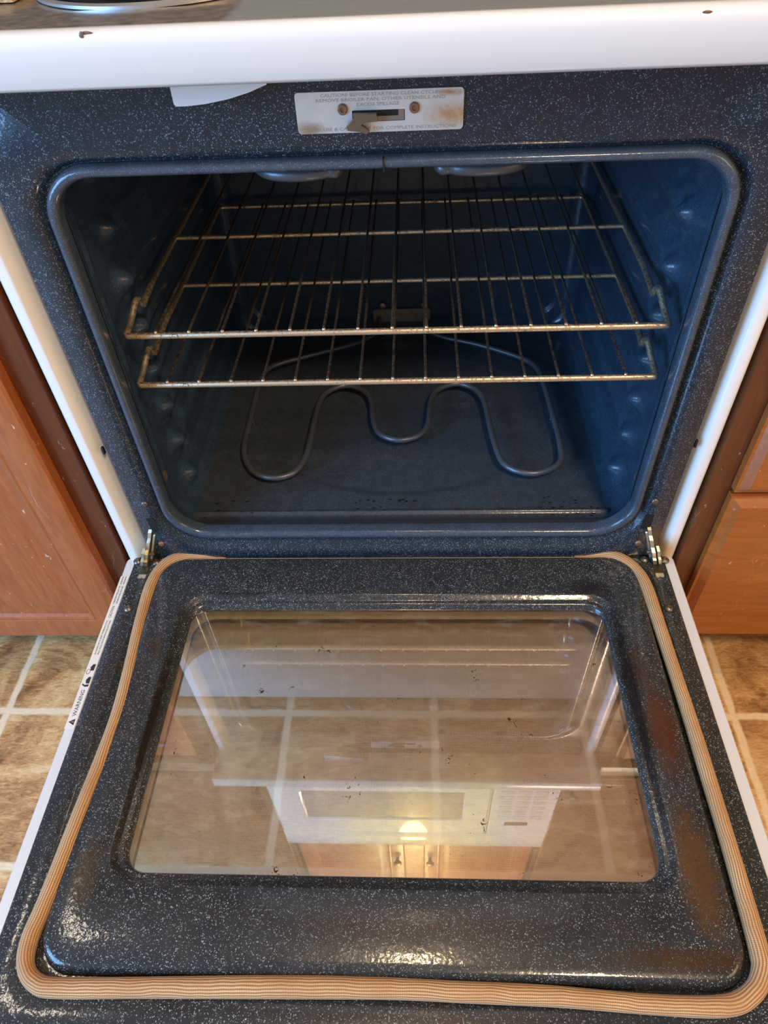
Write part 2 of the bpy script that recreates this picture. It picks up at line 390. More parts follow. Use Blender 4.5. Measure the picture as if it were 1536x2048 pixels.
def tile():
    n = N('slate_look_floor_tile'); o = n.obj(); s = n.sep(o)
    wob = n.math('MULTIPLY_ADD', n.noise(o, 30, 4, .6), .008, -.004); wob2 = n.math('MULTIPLY_ADD', n.noise(n.mapp(o, loc=(5, 3, 0)), 30, 4, .6), .008, -.004)
    tx = n.math('DIVIDE', n.math('ADD', n.math('SUBTRACT', s[0], .054), wob), .2325)
    ty = n.math('DIVIDE', n.math('ADD', n.math('SUBTRACT', s[1], -.0865), wob2), .236)
    def dist(t, p): return n.math('MULTIPLY', n.math('SUBTRACT', .5, n.math('ABSOLUTE', n.math('SUBTRACT', n.math('FRACT', t), .5))), p)
    d = n.math('MINIMUM', dist(tx, .2325), dist(ty, .236))
    grout = n.ramp(d, [(.0042, 1.0), (.0062, 0.0)])
    cell = n.add('ShaderNodeCombineXYZ'); n.lk(n.math('FLOOR', tx), cell.inputs[0]); n.lk(n.math('FLOOR', ty), cell.inputs[1])
    wn = n.add('ShaderNodeTexWhiteNoise', noise_dimensions='2D'); n.lk(cell.outputs[0], wn.inputs['Vector'])
    off = n.add('ShaderNodeVectorMath', operation='MULTIPLY_ADD'); n.lk(wn.outputs['Color'], off.inputs[0]); off.inputs[1].default_value = (7, 7, 7); n.lk(o, off.inputs[2])
    g1 = n.noise(off.outputs[0], 7, 8, .62, dist=1.6); g2 = n.noise(n.mapp(off.outputs[0], scale=(1, 3.0, 1)), 55, 6, .7, dist=1.2)
    v = n.math('ADD', n.math('MULTIPLY_ADD', g1, .85, n.math('MULTIPLY', g2, .60)), -.215)
    col = n.ramp(v, [(.33, (.20, .092, .034)), (.45, (.42, .21, .080)), (.53, (.58, .33, .13)), (.60, (.68, .43, .19)), (.70, (.80, .57, .31))])
    br = n.math('MULTIPLY_ADD', n.sep(wn.outputs['Color'])[1], .25, .85)
    hsv = n.add('ShaderNodeHueSaturation'); n.lk(col, hsv.inputs['Color']); n.lk(br, hsv.inputs['Value'])
    gc = n.mix(n.noise(o, 120, 3), (.74, .56, .36), (.92, .74, .50))
    n.base(n.mix(grout, hsv.outputs[0], gc)); n.p(Roughness=.42)
    n.bump(n.math('MULTIPLY_ADD', grout, -.3, v), .5, .004); return n.m
M['tile'] = tile()
def cooktop():
    n = N('cooktop_painted_reflection'); o = n.obj(); s = n.sep(o)
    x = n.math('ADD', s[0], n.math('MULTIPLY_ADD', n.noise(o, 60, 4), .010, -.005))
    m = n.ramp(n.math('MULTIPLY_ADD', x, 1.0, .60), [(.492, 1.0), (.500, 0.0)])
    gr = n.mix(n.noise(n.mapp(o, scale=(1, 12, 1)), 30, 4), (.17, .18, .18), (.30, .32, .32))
    br = n.ramp(n.noise(o, 90, 7, .7), [(.3, (.05, .035, .02)), (.5, (.15, .11, .08)), (.72, (.26, .20, .15))])  # brown mottle on the left is a reflection painted into the colour
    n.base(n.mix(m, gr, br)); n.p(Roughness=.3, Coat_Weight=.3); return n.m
M['cooktop'] = cooktop()
def weave():
    n = N('tan_woven_cloth'); o = n.obj()
    w1 = n.noise(o, 420, 4, .7); n.base(n.ramp(w1, [(.3, (.20, .09, .03)), (.5, (.62, .40, .20)), (.7, (.80, .62, .40))])); n.p(Roughness=.9); n.bump(w1, .8, .003); return n.m
M['weave'] = weave()
M['chrome'] = simple('chrome_trim', (.75, .75, .75), .15, 1.0)
M['ringm'] = simple('dull_chrome_ring', (.62, .61, .60), .42, .9)
M['coil'] = simple('burner_coil', (.03, .03, .03), .5, .5)
M['label'] = simple('cream_sticker', (.74, .69, .62), .5)
M['ink'] = simple('black_ink', (.02, .02, .022), .6)
M['wall'] = simple('painted_wall', (.16, .11, .075), .8)
M['ceil'] = simple('tan_ceiling', (.36, .31, .26), .9)
M['mw'] = simple('microwave_white', (.86, .86, .85), .06, 0, 1.0)
M['mwwin'] = simple('microwave_window', (.34, .33, .30), .08, 0, .5)
M['mwkey'] = simple('microwave_keys', (.55, .54, .50), .4)
M['mwdisp'] = simple('microwave_display', (.03, .03, .04), .15)
M['knob'] = simple('dark_bronze_knob', (.03, .02, .015), .35, .7)
M['counter'] = simple('brown_laminate_counter', (.20, .14, .09), .35)
M['grey'] = simple('grey_metal_body', (.25, .25, .25), .5, .5)

# ================================================================ the room
bm = NB(); box(bm, -2.6, 2.6, -3.0, .66, -DZ-.02, -DZ)
struct(obj('floor', bm, M['tile'], smooth=False))
bm = NB(); box(bm, -2.6, 2.6, .66, .72, -DZ, 2.44)
struct(obj('wall_rear', bm, M['wall'], smooth=False))

# ================================================================ the range
CX = .004    # centre line of the oven opening
rng = thing('electric_range', 'white freestanding electric range with its speckled navy oven door folded open', 'oven', (0, 0, -DZ))
# --- body: side panels whose front edges show as white flanges beside the frame
for s in (-1, 1):
    bm = NB()
    ox = .3785; ix = .3478 if s < 0 else .3520
    poly = [(ox, .64), (ox, .004), (ox-.002, .0008), (ox-.005, 0), (ox-.0125, 0), (ox-.0145, .0008), (ox-.016, .003), (ix, .016), (ix, .022), (ox-.018, .012), (ox-.0015-.014, .01), (ox-.006, .01), (ox-.006, .64)]
    poly = [(s*a, b) for a, b in poly]
    prism(bm, poly, 'z', -.255, .602)
    obj('side_panel', bm, M['side'], rng, angle=50)
bm = NB(); box(bm, -.3715, .3715, .6, .64, -.25, .6); box(bm, -.3715, .3715, .035, .6, -.255, -.235)
obj('rear_panel', bm, M['grey'], rng, smooth=False)
for sx in (-.35, .35):
    for yy in (.08, .58):
        bm = NB(); box(bm, sx-.015, sx+.015, yy-.015, yy+.015, -DZ, -.25); obj('levelling_foot', bm, M['black'], rng, smooth=False)
# storage drawer front below the door
bm = NB(); box(bm, -.378, .378, -.066, -.040, -.268, -.062, .006, 3); box(bm, -.36, .36, -.040, .40, -.262, -.15)
obj('storage_drawer', bm, M['white'], rng)
# --- cooktop lip
bm = NB()
prof = [(.02, .6030), (-.046, .5985), (-.0575, .5988), (-.0600, .6015), (-.0610, .6245), (-.0602, .6290), (-.0578, .6325), (-.0545, .6345), (-.0505, .6352), (-.0465, .6352), (-.0455, .6345), (-.0450, .6330), (-.0430, .6325), (.02, .6325)]
prism(bm, prof, 'x', -.381, .381)
obj('cooktop_lip', bm, M['white'], rng, angle=50)
bm = NB(); box(bm, -.381, .381, .015, .60, .606, .6325)
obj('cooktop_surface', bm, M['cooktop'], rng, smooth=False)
bm = NB(); box(bm, -.371, .371, -.0425, .0195, .6326, .6333)
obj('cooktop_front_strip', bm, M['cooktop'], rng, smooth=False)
# chips and spots on the lip
for blobs in (((-.197, .6335, .0052, .0012, -.0575), (-.1995, .6325, .0018, .0030, -.0588)), ((.2255, .6310, .0030, .0011, -.0594),)):
    bm = NB()
    for (x, z, a, b, y) in blobs:
        n_ = len(bm.verts); revolve(bm, [(0, -.0006), (1, 0), (0, .0006)], (0, 0, 0), 'y', 10); bm.verts.ensure_lookup_table()
        for v in bm.verts[n_:]: v.co = Vector((x+v.co.x*a*random.uniform(.7, 1.2), y+v.co.y, z+v.co.z*b*random.uniform(.7, 1.2)))
    obj('chipped_spot', bm, M['rustlatch'], rng)
# burner at the left front
bm = NB(); revolve(bm, [(.098, 0), (.104, .0008), (.104, .0030), (.1005, .0044), (.097, .0030), (.094, -.002)], (-.190, .121, .6325), n=72)
bnr = obj('front_burner', bm, M['ringm'], rng)
bm = NB(); revolve(bm, [(.096, .0005), (.075, .0003), (0, .0003)], (-.190, .121, .6325), n=48)
obj('drip_bowl', bm, M['black'], bnr)
bm = NB(); sp = [(-.190+(.018+.07*t/90)*math.cos(t*.2618), .121+(.018+.07*t/90)*math.sin(t*.2618), .6400) for t in range(91)]
tube(bm, sp, .0035, 8); obj('burner_coil', bm, M['coil'], bnr)
# --- enamel front frame with the groove round the opening
def fr(x, zb, zt, r, y): return xz(rrect(CX-x-.001, CX+x+.001, zb, zt, r, 10), y)
bm = NB()
lo = [fr(.3468, .004, .603, .004, .020), fr(.3468, .004, .603, .004, .0035), fr(.3462, .0045, .6025, .004, .0012), fr(.3448, .006, .602, .004, 0),
      fr(.326, .0155, .540, (.070, .062), 0), fr(.3205, .0200, .5335, (.066, .056), .0006), fr(.3165, .0235, .5300, (.064, .053), .0034),
      fr(.3135, .0280, .5285, (.062, .051), .0080), fr(.3105, .0340, .5275, (.060, .050), .0100), fr(.3090, .0385, .5265, (.058, .049), .0100)]
loft(bm, lo)
frame = obj('front_frame', bm, M['frame'], rng, angle=60)
bm = NB()
lo = [fr(.3090, .0400, .5262, (.058, .049), .0100), fr(.3080, .0430, .5258, (.057, .048), .0030), fr(.3068, .0465, .5253, (.056, .047), -.0012), fr(.3045, .0500, .5235, (.055, .046), -.0034),
      fr(.3005, .0540, .5205, (.053, .044), -.0034), fr(.2980, .0568, .5180, (.051, .042), -.0014), fr(.2972, .0580, .5165, (.050, .041), .0020), fr(.2976, .0570, .5165, (.050, .041), .0140)]
loft(bm, lo)
obj('opening_rim', bm, M['bead'], rng, angle=60)
bm = NB(); box(bm, .0035, .0047, -.0042, .004, .5160, .5262)
obj('rim_seam', bm, M['black'], rng, smooth=False)
# --- cavity
XW = .3170; YB = .545; ZF = .035; ZT = .532
def smoothstep(a, b, x):
    t = max(0, min(1, (x-a)/(b-a))); return t*t*(3-2*t)
ribs = [.060+.06*k for k in range(8)]
def wall_in(y, z):
    d = 0.0
    # narrow throat at the mouth, then a crease where the panels overlap
    d += .0195*(1-smoothstep(.012, .060, y))
    d += .0050*smoothstep(-.010, .010, y-(.131+.013*math.cos(2*math.pi*(z-.005)/.06)))*smoothstep(.055, .09, z)*(1-smoothstep(.45, .49, z))
    d += .0030*math.exp(-((y-.064)/.0028)**2)*(1 if .07 < z < .47 else 0)
    for zr in ribs:
        if zr > .5: continue
        w_ = .0125
        cap = smoothstep(.100, .125, y)*(1-smoothstep(.46, .50, y))
        d += .0060*cap*math.exp(-((z-zr)/w_)**4)
        d += .0130*math.exp(-((y-.118)/.013)**2-((z-zr-.002)/.013)**2)
        d -= .0075*math.exp(-((y-.145)/.022)**2-((z-zr-.028)/.009)**2)
    d += .006*math.exp(-((y-.20)/.05)**2-((z-.47)/.03)**2)
    c = .05
    for zz, sg in ((ZF, 1), (ZT, -1)):
        q = (z-zz)*sg
        if q < c: d += (c - math.sqrt(max(0, c*c-(c-q)**2)))*.55
    qb = YB-y
    if qb < .035: d += (.035-math.sqrt(max(0, .035**2-(.035-qb)**2)))*.6
    return d
cav = None
for s in (-1, 1):
    bm = NB(); NY, NZ = 150, 170; g = []
    for i in range(NY+1):
        y = .013 + (YB-.013)*i/NY; g.append([])
        for j in range(NZ+1):
            z = ZF + (ZT-ZF)*j/NZ
            # the mouth corners follow the rounded opening
            g[-1].append(bm.verts.new((CX+s*(XW-wall_in(y, z)), y, z)))
    for i in range(NY):
        for j in range(NZ): bm.faces.new((g[i][j], g[i+1][j], g[i+1][j+1], g[i][j+1]))
    o = obj('cavity_side', bm, M['cavity'], rng, angle=80)
bm = NB()   # floor pan: raised front step, shallow round dish
NX, NY = 90, 90; g = []
def fz(x, y):
    z = ZF
    z += .021*(1-smoothstep(.012, .048, y))
    z += .0046*math.exp(-((y-.056)/.0030)**2)*smoothstep(.298, .285, abs(x-CX))
    r_ = math.hypot((x-CX)/.245, (y-.30)/.205)
    z -= .0022*smoothstep(1.006, .994, r_)
    return z
xs = [CX-XW+2*XW*i/NX for i in range(NX+1)]
ys = [.0125+.0015*i for i in range(44)] + [.078+(YB-.078)*j/NY for j in range(NY+1)]
for x in xs: g.append([bm.verts.new((x, y, fz(x, y))) for y in ys])
for i in range(len(xs)-1):
    for j in range(len(ys)-1): bm.faces.new((g[i][j], g[i+1][j], g[i+1][j+1], g[i][j+1]))
obj('cavity_floor', bm, M['floor_pan'], rng, angle=80)
bm = NB()
lo = [xz(rrect(CX-XW, CX+XW, ZF-.01, ZT, .03, 8), YB), xz(rrect(CX-.285, CX+.285, .052, .49, .04, 8), YB), xz(rrect(CX-.280, CX+.280, .057, .485, .04, 8), YB+.006), xz(rrect(CX-.02, CX+.02, .25, .29, .01, 8), YB+.006)]
loft(bm, lo, cap_last=True)
obj('cavity_back', bm, M['cavity'], rng, angle=30)
bm = NB(); box(bm, CX-XW, CX+XW, .0128, YB+.006, ZT, ZT+.004)
obj('cavity_ceiling', bm, M['cavity'], rng, smooth=False)
bm = NB()  # closes the corners between the rounded rim and the square box
a = rrect(CX-.2986, CX+.2986, .057, .5165, (.050, .041), 10); b = rrect(CX-.330, CX+.330, .020, .548, (.004, .004), 10)
loft(bm, [xz(a, .0120), xz(b, .0125)])
obj('opening_return', bm, M['cavity'], rng)
# fine flaking dirt lines beside the rim
bm = NB()
random.seed(3)
for k in range(60):
    z = random.uniform(.08, .40); y = random.uniform(.040, .060); x = CX+XW-wall_in(y, z)-.0004
    pts = [(x, y, z)]
    for q in range(4):
        z += random.uniform(.001, .005); y += random.uniform(-.002, .0012); pts.append((CX+XW-wall_in(y, z)-.0004, y, z))
    tube(bm, pts, random.uniform(.0003, .0009), 5)
for k in range(46):
    x = random.choice([random.uniform(-.06, .03), random.uniform(.20, .30), random.uniform(-.29, -.2)]); y = random.uniform(.062, .082) if abs(x) < .1 else random.uniform(.046, .085)
    n_ = len(bm.verts); revolve(bm, [(0, -.0002), (1, 0), (0, .0005)], (0, 0, 0), 'z', 7)
    bm.verts.ensure_lookup_table()
    for v in bm.verts[n_:]: v.co = Vector((x+v.co.x*random.uniform(.0008, .0045), y+v.co.y*random.uniform(.0008, .0022), fz(x, y)+.0002+v.co.z))
obj('burnt_crumb', bm, M['black'], rng)['kind'] = 'stuff'
# door-switch / thermostat grommets low in the side walls
for s, zc in ((-1, .108), (1, .098)):
    bm = NB(); x = CX+s*(XW-wall_in(.057, zc)); revolve(bm, [(.0085, 0), (.0085, -.0012*s), (.005, -.0025*s), (.0035, -.0018*s), (0, -.0018*s)], (x, .057, zc), 'x', 16)
    obj('wall_grommet', bm, M['rustscrew'], rng)
# --- bake element
E1 = [(-.0396, .538), (-.0396, .500), (-.0600, .4800), (-.0894, .4599), (-.1700, .4240), (-.2180, .4000), (-.2350, .3700), (-.2370, .3000), (-.2365, .2477), (-.2340, .1744), (-.2130, .1280), (-.1800, .1120), (-.1500, .1240), (-.1370, .1600), (-.1346, .1963), (-.1300, .2843), (-.1180, .3200), (-.0880, .3370), (-.0560, .3200), (-.0430, .2880), (-.0380, .2400), (-.0260, .2080), (.0043, .1937), (.0350, .2060), (.0480, .2350), (.0530, .2900), (.0660, .3220), (.0980, .3370), (.1270, .3200), (.1390, .2850), (.1450, .2029), (.1570, .1370), (.1955, .1160), (.2350, .1350), (.2440, .1750), (.2430, .2499), (.2400, .3300), (.2340, .3780), (.2100, .4100), (.1431, .4520), (.0800, .4800), (.0461, .5020), (.0461, .538)]
bm = NB(); P = [(x, y, .052+(0 if y < .5 else .004)) for x, y in E1]
tube(bm, smooth_path(P, 5), .0046, 10)
el = obj('bake_element', bm, M['element'], rng, angle=80)
bm = NB(); prism(bm, [(a, b) for a, b in rrect(-.0500, .0560, .0480, .0735, .004, 4)], 'y', .5435, .5475)
obj('element_bracket', bm, M['bracket'], el, angle=40)
for x in (-.032, .044):
    bm = NB(); revolve(bm, [(.006, 0), (.006, -.003), (.003, -.005), (0, -.005)], (x, .545, .081), 'y', 12); obj('element_bolt', bm, M['bracket'], el)
for x, y in ((-.236, .26), (.243, .26)):
    bm = NB(); tube(bm, [(x, y, ZF-.001), (x, y, .048)], .0016, 6); obj('element_foot', bm, M['element'], el)
# --- broil element hanging under the ceiling
B1 = [(-.04, .53), (-.04, .46), (-.12, .40), (-.12, .12), (-.118, .075), (-.105, .052), (-.078, .045), (-.051, .052), (-.040, .075), (-.038, .30), (-.010, .34), (.018, .34), (.050, .30), (.052, .075), (.064, .052), (.092, .045), (.122, .052), (.135, .075), (.137, .12), (.137, .40), (.05, .46), (.05, .53)]
bm = NB(); tube(bm, smooth_path([(x, y-.004, .4995) for x, y in B1], 4), .0062, 10)
br = obj('broil_element', bm, M['element'], rng, angle=80)
for x, y in ((-.12, .25), (.137, .25)):
    bm = NB(); tube(bm, [(x, y, .505), (x, y, .533)], .002, 6); obj('element_hanger', bm, M['zinc'], br)
# --- latch plate
bm = NB()
outer = rrect(-.0655, .0700, .5468, .5772, .003, 4); hole = rrect(-.0200, .0228, .5548, .5632, .0005, 4)
loft(bm, [xz(outer, .0005), xz(outer, -.0016), xz(hole, -.0016), xz(hole, .0005)])
lp = obj('latch_plate', bm, M['plate'], rng, angle=30)
bm = NB(); box(bm, -.0195, .0224, -.0006, .0004, .5550, .5630); obj('latch_slot_shade', bm, M['black'], lp, smooth=False)  # black sheet stands in for the darkness behind the plate's hole
bm = NB(); box(bm, -.012, .0175, -.0012, -.0004, .5552, .5585); box(bm, .0175, .0222, -.0013, -.0003, .5552, .5630)
obj('latch_slide', bm, M['bracket'], lp, smooth=False)
bm = NB(); prism(bm, [(-.0190, .5625), (.0000, .5622), (.0010, .5566), (-.0100, .5562), (-.0130, .5545), (-.0085, .5515), (-.0060, .5492), (-.0090, .5475), (-.0135, .5492), (-.0235, .5505), (-.0250, .5530), (-.0185, .5590)], 'y', -.0090, -.0050)
obj('latch_hook', bm, M['rustlatch'], lp, angle=30)
for x, z in ((-.0275, .5645), (.0305, .5640)):
    bm = NB(); revolve(bm, [(.0042, -.0016), (.0042, -.0028), (.0034, -.0038), (.0020, -.0038), (.0016, -.0026), (0, -.0026)], (x, 0, z), 'y', 20)
    obj('plate_screw', bm, M['rustscrew'], lp)
TX = Matrix(((1, 0, 0, 0), (0, 0, -1, 0), (0, 1, 0, 0), (0, 0, 0, 1)))
for body, x, z, wd in (('CAUTION! BEFORE STARTING CLEAN CYCLE', -.045, .5735, .094), ('REMOVE BROILER PAN, OTHER UTENSILS AND', -.049, .5700, .104), ('EXCESS SPILLAGE', -.016, .5664, .034), ('SEE USE & CARE BOOK FOR COMPLETE INSTRUCTIONS', -.053, .5486, .117)):
    text('embossed_text', body, .0034, M['emboss'], lp, Matrix.Translation((x, -.0017, z)) @ TX, .0001, wd)
# --- white lock lever peeking out under the lip
bm = NB(); prism(bm, [(-.1582, .5772), (-.1568, .5757), (-.1480, .5757), (-.1330, .5768), (-.1150, .5795), (-.0980, .5835), (-.0830, .5885), (-.0800, .600), (-.1585, .600)], 'y', -.020, -.0120)
obj('lock_lever', bm, M['white'], rng, angle=40)
# --- screws on the frame
for x, z in ((-.3233, .1122), (.3280, .1097), (-.3225, .0345), (.3243, .0312)):
    bm = NB(); revolve(bm, [(.0048, .0005), (.0046, -.0010), (.0035, -.0022), (.0015, -.0028), (0, -.0024)], (x, 0, z), 'y', 18)
    obj('frame_screw', bm, M['screw'] if z > .1 else M['rustscrew'], rng)
for x in (-.3650, .3700):   # little dark clips in the gap beside the frame
    bm = NB(); box(bm, x*.953-.0012, x*.953+.0012, -.0002, .004, .198, .208); obj('panel_clip', bm, M['black'], rng, smooth=False)
for s in (-1, 1):
    bm = NB(); a, b = sorted((s*.336, s*.362)); box(bm, a, b, .022, .030, .0, .6); obj('gap_shade_strip', bm, M['black'], rng, smooth=False)  # black strip stands in for the shade between frame and side panel

# ================================================================ the open door (a part of the range)
DX0, DX1, DY0, DY1 = -.3815, .3782, -.560, .0015
bm = NB()
rim = rrect(-.3690, .3645, -.548, .002, .004, 10); out0 = rrect(DX0+.0015, DX1-.0015, DY0+.0015, DY1, .004, 10); out1 = rrect(DX0, DX1, DY0, DY1, .004, 10)
win = rrect(-.276, .278, -.432, -.1145, .040, 10)
loft(bm, [xy(rim, -.001), xy(rim, .0002), xy(out0, .0002), xy(out1, -.0015), xy(out1, -.046), xy(out0, -.050), xy(win, -.050), xy(win, -.0405)])
door = obj('oven_door', bm, M['white'], rng, angle=40)
# liner: flat black border, gasket channel, raised tray with the window recess
def tl(x0, x1, y0, y1, r, z): return xy(rrect(x0, x1, y0, y1, r, 12), z)
def taper(lp, k=.060):   # the sides draw in slightly towards the hinge on the left
    return [(x + (k*(y+.49) if x < 0 else 0)*.55*(1 if y < -.05 else 1), y, z) for x, y, z in lp]
bm = NB()
border = []
pts = rrect(-.3680, .3635, -.547, .0125, .005, 12)
def notch(lp, z, grow=0.0):
    o_ = []
    for x, y in lp:
        o_.append((x, y, z))
    return o_
L_ = [xy(pts, -.001), xy(pts, .0014), tl(-.3665, .3620, -.5455, .0110, .005, .0020), tl(-.3440, .3440, -.5140, .0040, .045, .0020), tl(-.3420, .3420, -.5120, .0030, .044, .0012), tl(-.3360, .3360, -.506, .0000, .040, -.0030),
      tl(-.3270, .3250, -.4960, -.0020, .036, -.0030), tl(-.3255, .3215, -.4945, -.0040, .034, .0020), tl(-.3250, .3205, -.4935, -.0050, .034, .0060), tl(-.3235, .3190, -.4915, -.0065, .033, .0090), tl(-.3200, .3160, -.4880, -.0090, .031, .0108), tl(-.3140, .3105, -.4820, -.0120, .028, .0114),
      tl(-.2820, .2810, -.4230, -.0690, .034, .0114), tl(-.2800, .2790, -.4210, -.0710, .033, .0108), tl(-.2765, .2755, -.4175, -.0745, .031, .0070), tl(-.2740, .2730, -.4150, -.0770, .029, .0058),
      tl(-.2710, .2700, -.4120, -.0800, .027, .0060), tl(-.2690, .2680, -.4105, -.0820, .026, .0050), tl(-.2670, .2660, -.4085, -.0850, .024, .0010), tl(-.2665, .2655, -.4080, -.0855, .023, -.0030)]
loft(bm, L_)
liner = obj('door_liner', bm, M['tray'], door, angle=50)
# cream retainer well between the panes
bm = NB()
loft(bm, [tl(-.2665, .2655, -.4080, -.0855, .023, -.0030), tl(-.290, .290, -.440, -.050, .03, -.0060), tl(-.290, .290, -.440, -.050, .03, -.0400), tl(-.276, .278, -.432, -.1145, .040, -.0405)])
obj('window_retainer', bm, M['retainer'], door, angle=40)
bm = NB(); a_ = rrect(-.288, .288, -.438, -.052, .03, 12); b_ = rrect(-.266, .267, -.420, -.0900, .028, 12)
loft(bm, [xy(a_, -.016), xy(b_, -.016), xy(b_, -.0185), xy(a_, -.0185)]); obj('pane_spacer', bm, M['retainer'], door, angle=40)
bm = NB(); c_ = rrect(-.2655, .2665, -.4195, -.0905, .028, 12); d_ = rrect(-.2645, .2655, -.4185, -.0915, .028, 12)
loft(bm, [xy(c_, -.0155), xy(d_, -.0155), xy(d_, -.019), xy(c_, -.019)]); obj('spacer_bead', bm, M['seal'], door, angle=40)
pane('inner_glass', -.2705, .2695, -.412, -.0815, -.0046, -.0012, M['glass_in'], door)
pane('outer_glass', -.289, .289, -.437, -.100, -.0395, -.0375, M['glass_out'], door)
# handle on the outer face (hangs below the open door)
bm = NB(); tube(bm, fillet([(-.30, -.525, -.050), (-.30, -.525, -.085), (.30, -.525, -.085), (.30, -.525, -.050)], .02), .011, 14)
obj('door_handle', bm, M['white'], door)
# gasket
G = [(-.240, .0030, -.0010), (-.254, .0030, .0010), (-.2758, .0036, .0040), (-.297, .0010, .0058), (-.3150, -.0085, .0060), (-.3265, -.0250, .0060), (-.3310, -.0500, .0060), (-.3310, -.0850, .006), (-.3290, -.1226, .006), (-.3235, -.1800, .006), (-.3205, -.2410, .006), (-.3225, -.3011, .006), (-.3275, -.3700, .006), (-.3325, -.4363, .006), (-.3360, -.4700, .006), (-.3310, -.4915, .006), (-.3160, -.5040, .006), (-.2927, -.5070, .006), (-.2114, -.5049, .006), (-.1, -.5020, .006), (-.0018, -.5008, .006), (.0700, -.5020, .006), (.1432, -.5032, .006), (.2278, -.5072, .006), (.2880, -.5072, .006), (.3150, -.4985, .006), (.3300, -.4820, .006), (.3335, -.4600, .006), (.3347, -.3796, .006), (.3342, -.3000, .006), (.3335, -.2358, .006), (.3302, -.1215, .006), (.3274, -.0551, .006), (.3200, -.0260, .006), (.3042, -.0070, .0058), (.2825, .0025, .0040), (.2600, .0030, .0010), (.245, .0030, -.0010)]
bm = NB(); gp = smooth_path(G, 8)
random.seed(5); ph = [random.uniform(0, 6) for _ in range(3)]
gr = [.0083*(1+.05*math.sin(i*.11+ph[0])+.03*math.sin(i*.31+ph[1]))*(min(1, .45+min(i, len(gp)-1-i)/26)) for i in range(len(gp))]
tube(bm, gp, gr, 28)
obj('door_gasket', bm, M['gasket'], door, angle=180)
# hinge hardware on both sides
for s, x0, k in ((-1, -.3500, .335), (1, .3515, -.31)):
    sh = lambda v, k=k: (v[0]+k*max(v[2], 0), v[1], v[2])
    sh2 = lambda v, k=k: (v[0]+k*max(v[2], 0), v[1]+.009*(1-max(0, v[2]-.05)/.04), v[2])
    bm = NB(); box(bm, x0-.0052, x0+.0052, -.0290, -.0020, .0018, .0026); obj('hinge_channel', bm, M['olive'], door, smooth=False)
    bm = NB(); prism(bm, [(x0-.0055, -.0345), (x0-.0045, -.0358), (x0-.0015, -.0358), (x0, -.0343), (x0+.0015, -.0358), (x0+.0045, -.0358), (x0+.0055, -.0345), (x0+.0052, -.0290), (x0-.0052, -.0290)], 'z', .0018, .0034)
    obj('hinge_receiver', bm, M['brass'], door, angle=30)
    bm = NB()
    prism(bm, [(-.014, .000), (-.024, .004), (-.027, .016), (-.0245, .018), (-.0255, .030), (-.020, .034), (-.018, .046), (-.013, .050), (-.010, .060), (-.003, .066), (.006, .076), (.010, .064), (.002, .050), (-.004, .036), (-.007, .020), (-.009, .006)], 'x', x0-.0008-.0024, x0-.0008+.0022, sh2)
    hg = obj('hinge_arm', bm, M['zinc'], rng, angle=30)
    bm = NB(); prism(bm, [(-.016, .001), (-.030, .012), (-.031, .022), (-.0275, .024), (-.0285, .036), (-.022, .040), (-.017, .034), (-.012, .018), (-.011, .004)], 'x', x0+s*.0052-.0018, x0+s*.0052+.0018, sh2)
    obj('hinge_leaf', bm, M['zinc'], hg, angle=30)
    bm = NB(); prism(bm, [(-.012, .000), (-.017, .012), (-.010, .052), (.000, .060), (.006, .050), (-.006, .010)], 'x', x0-s*.0050-.0014, x0-s*.0050+.0014, sh2)
    obj('hinge_leaf', bm, M['zinc'], hg, angle=30)
    bm = NB(); revolve(bm, [(.0022, -.008), (.0022, .008)], (x0+.008*(-s)+k*0.0, -.008, .022), 'x', 10); obj('hinge_pin', bm, M['rustlatch'], hg)
    xs_ = x0+k*.078
    bm = NB(); prism(bm, [(xs_-.0050, .0850), (xs_+.0050, .0855), (xs_+.0050, .060), (xs_-.0050-.001*s, .060)], 'y', -.0006, .0006); obj('hinge_slot_shade', bm, M['black'], rng, smooth=False)  # flat black plate stands in for the shade inside the slot
    for x, y in ((x0-.0140, -.0035), (x0+.0130, -.0050)):
        bm = NB(); revolve(bm, [(.0058, .0018), (.0058, .0034), (.0044, .0052), (.0022, .0060), (0, .0050)], (x, y-.001, 0), 'z', 18); obj('door_screw', bm, M['screw'], door)
    bm = NB(); revolve(bm, [(.0058, .0018), (.0058, .0034), (.0044, .0052), (.0022, .0060), (0, .0050)], (-.3538 if s < 0 else .3495, -.0860, 0), 'z', 18); obj('door_screw', bm, M['screw'], door)
# warning sticker along the left white rim
bm = NB(); box(bm, -.3812, -.3698, -.2560, -.0300, .0003, .0007); lb = obj('warning_sticker', bm, M['label'], door, smooth=False)
def TR(x, y): return Matrix.Translation((x, y, .0008)) @ Matrix.Rotation(math.pi/2, 4, 'Z')
text('sticker_text', 'WARNING', .0068, M['ink'], lb, TR(-.3728, -.2400), .00005, .034)
for k, (a_, b_, c_, d_) in enumerate((('ALL RANGES CAN TIP. INJURY TO PERSONS COULD', 'RESULT. INSTALL ANTI-TIP DEVICES PACKED WITH RANGE', -.156, .052), ('TO REDUCE RISK OF FIRE DO NOT STORE', 'ITEMS ABOVE OR NEAR SURFACE UNITS', -.0770, .030), ('DISCONNECT POWER', 'BEFORE SERVICING', -.0440, .013))):
    text('sticker_text', a_, .0028, M['ink'], lb, TR(-.3764, c_), .00005, d_)
    text('sticker_text', b_, .0028, M['ink'], lb, TR(-.3724, c_), .00005, d_)
text('sticker_text', 'CAUTION', .0050, M['ink'], lb, TR(-.3742, -.1000), .00005, .019)
bm = NB(); prism(bm, [(-.3720, -.2515), (-.3720, -.2435), (-.3790, -.2475)], 'z', .0006, .0009); obj('sticker_symbol', bm, M['ink'], lb, smooth=False)
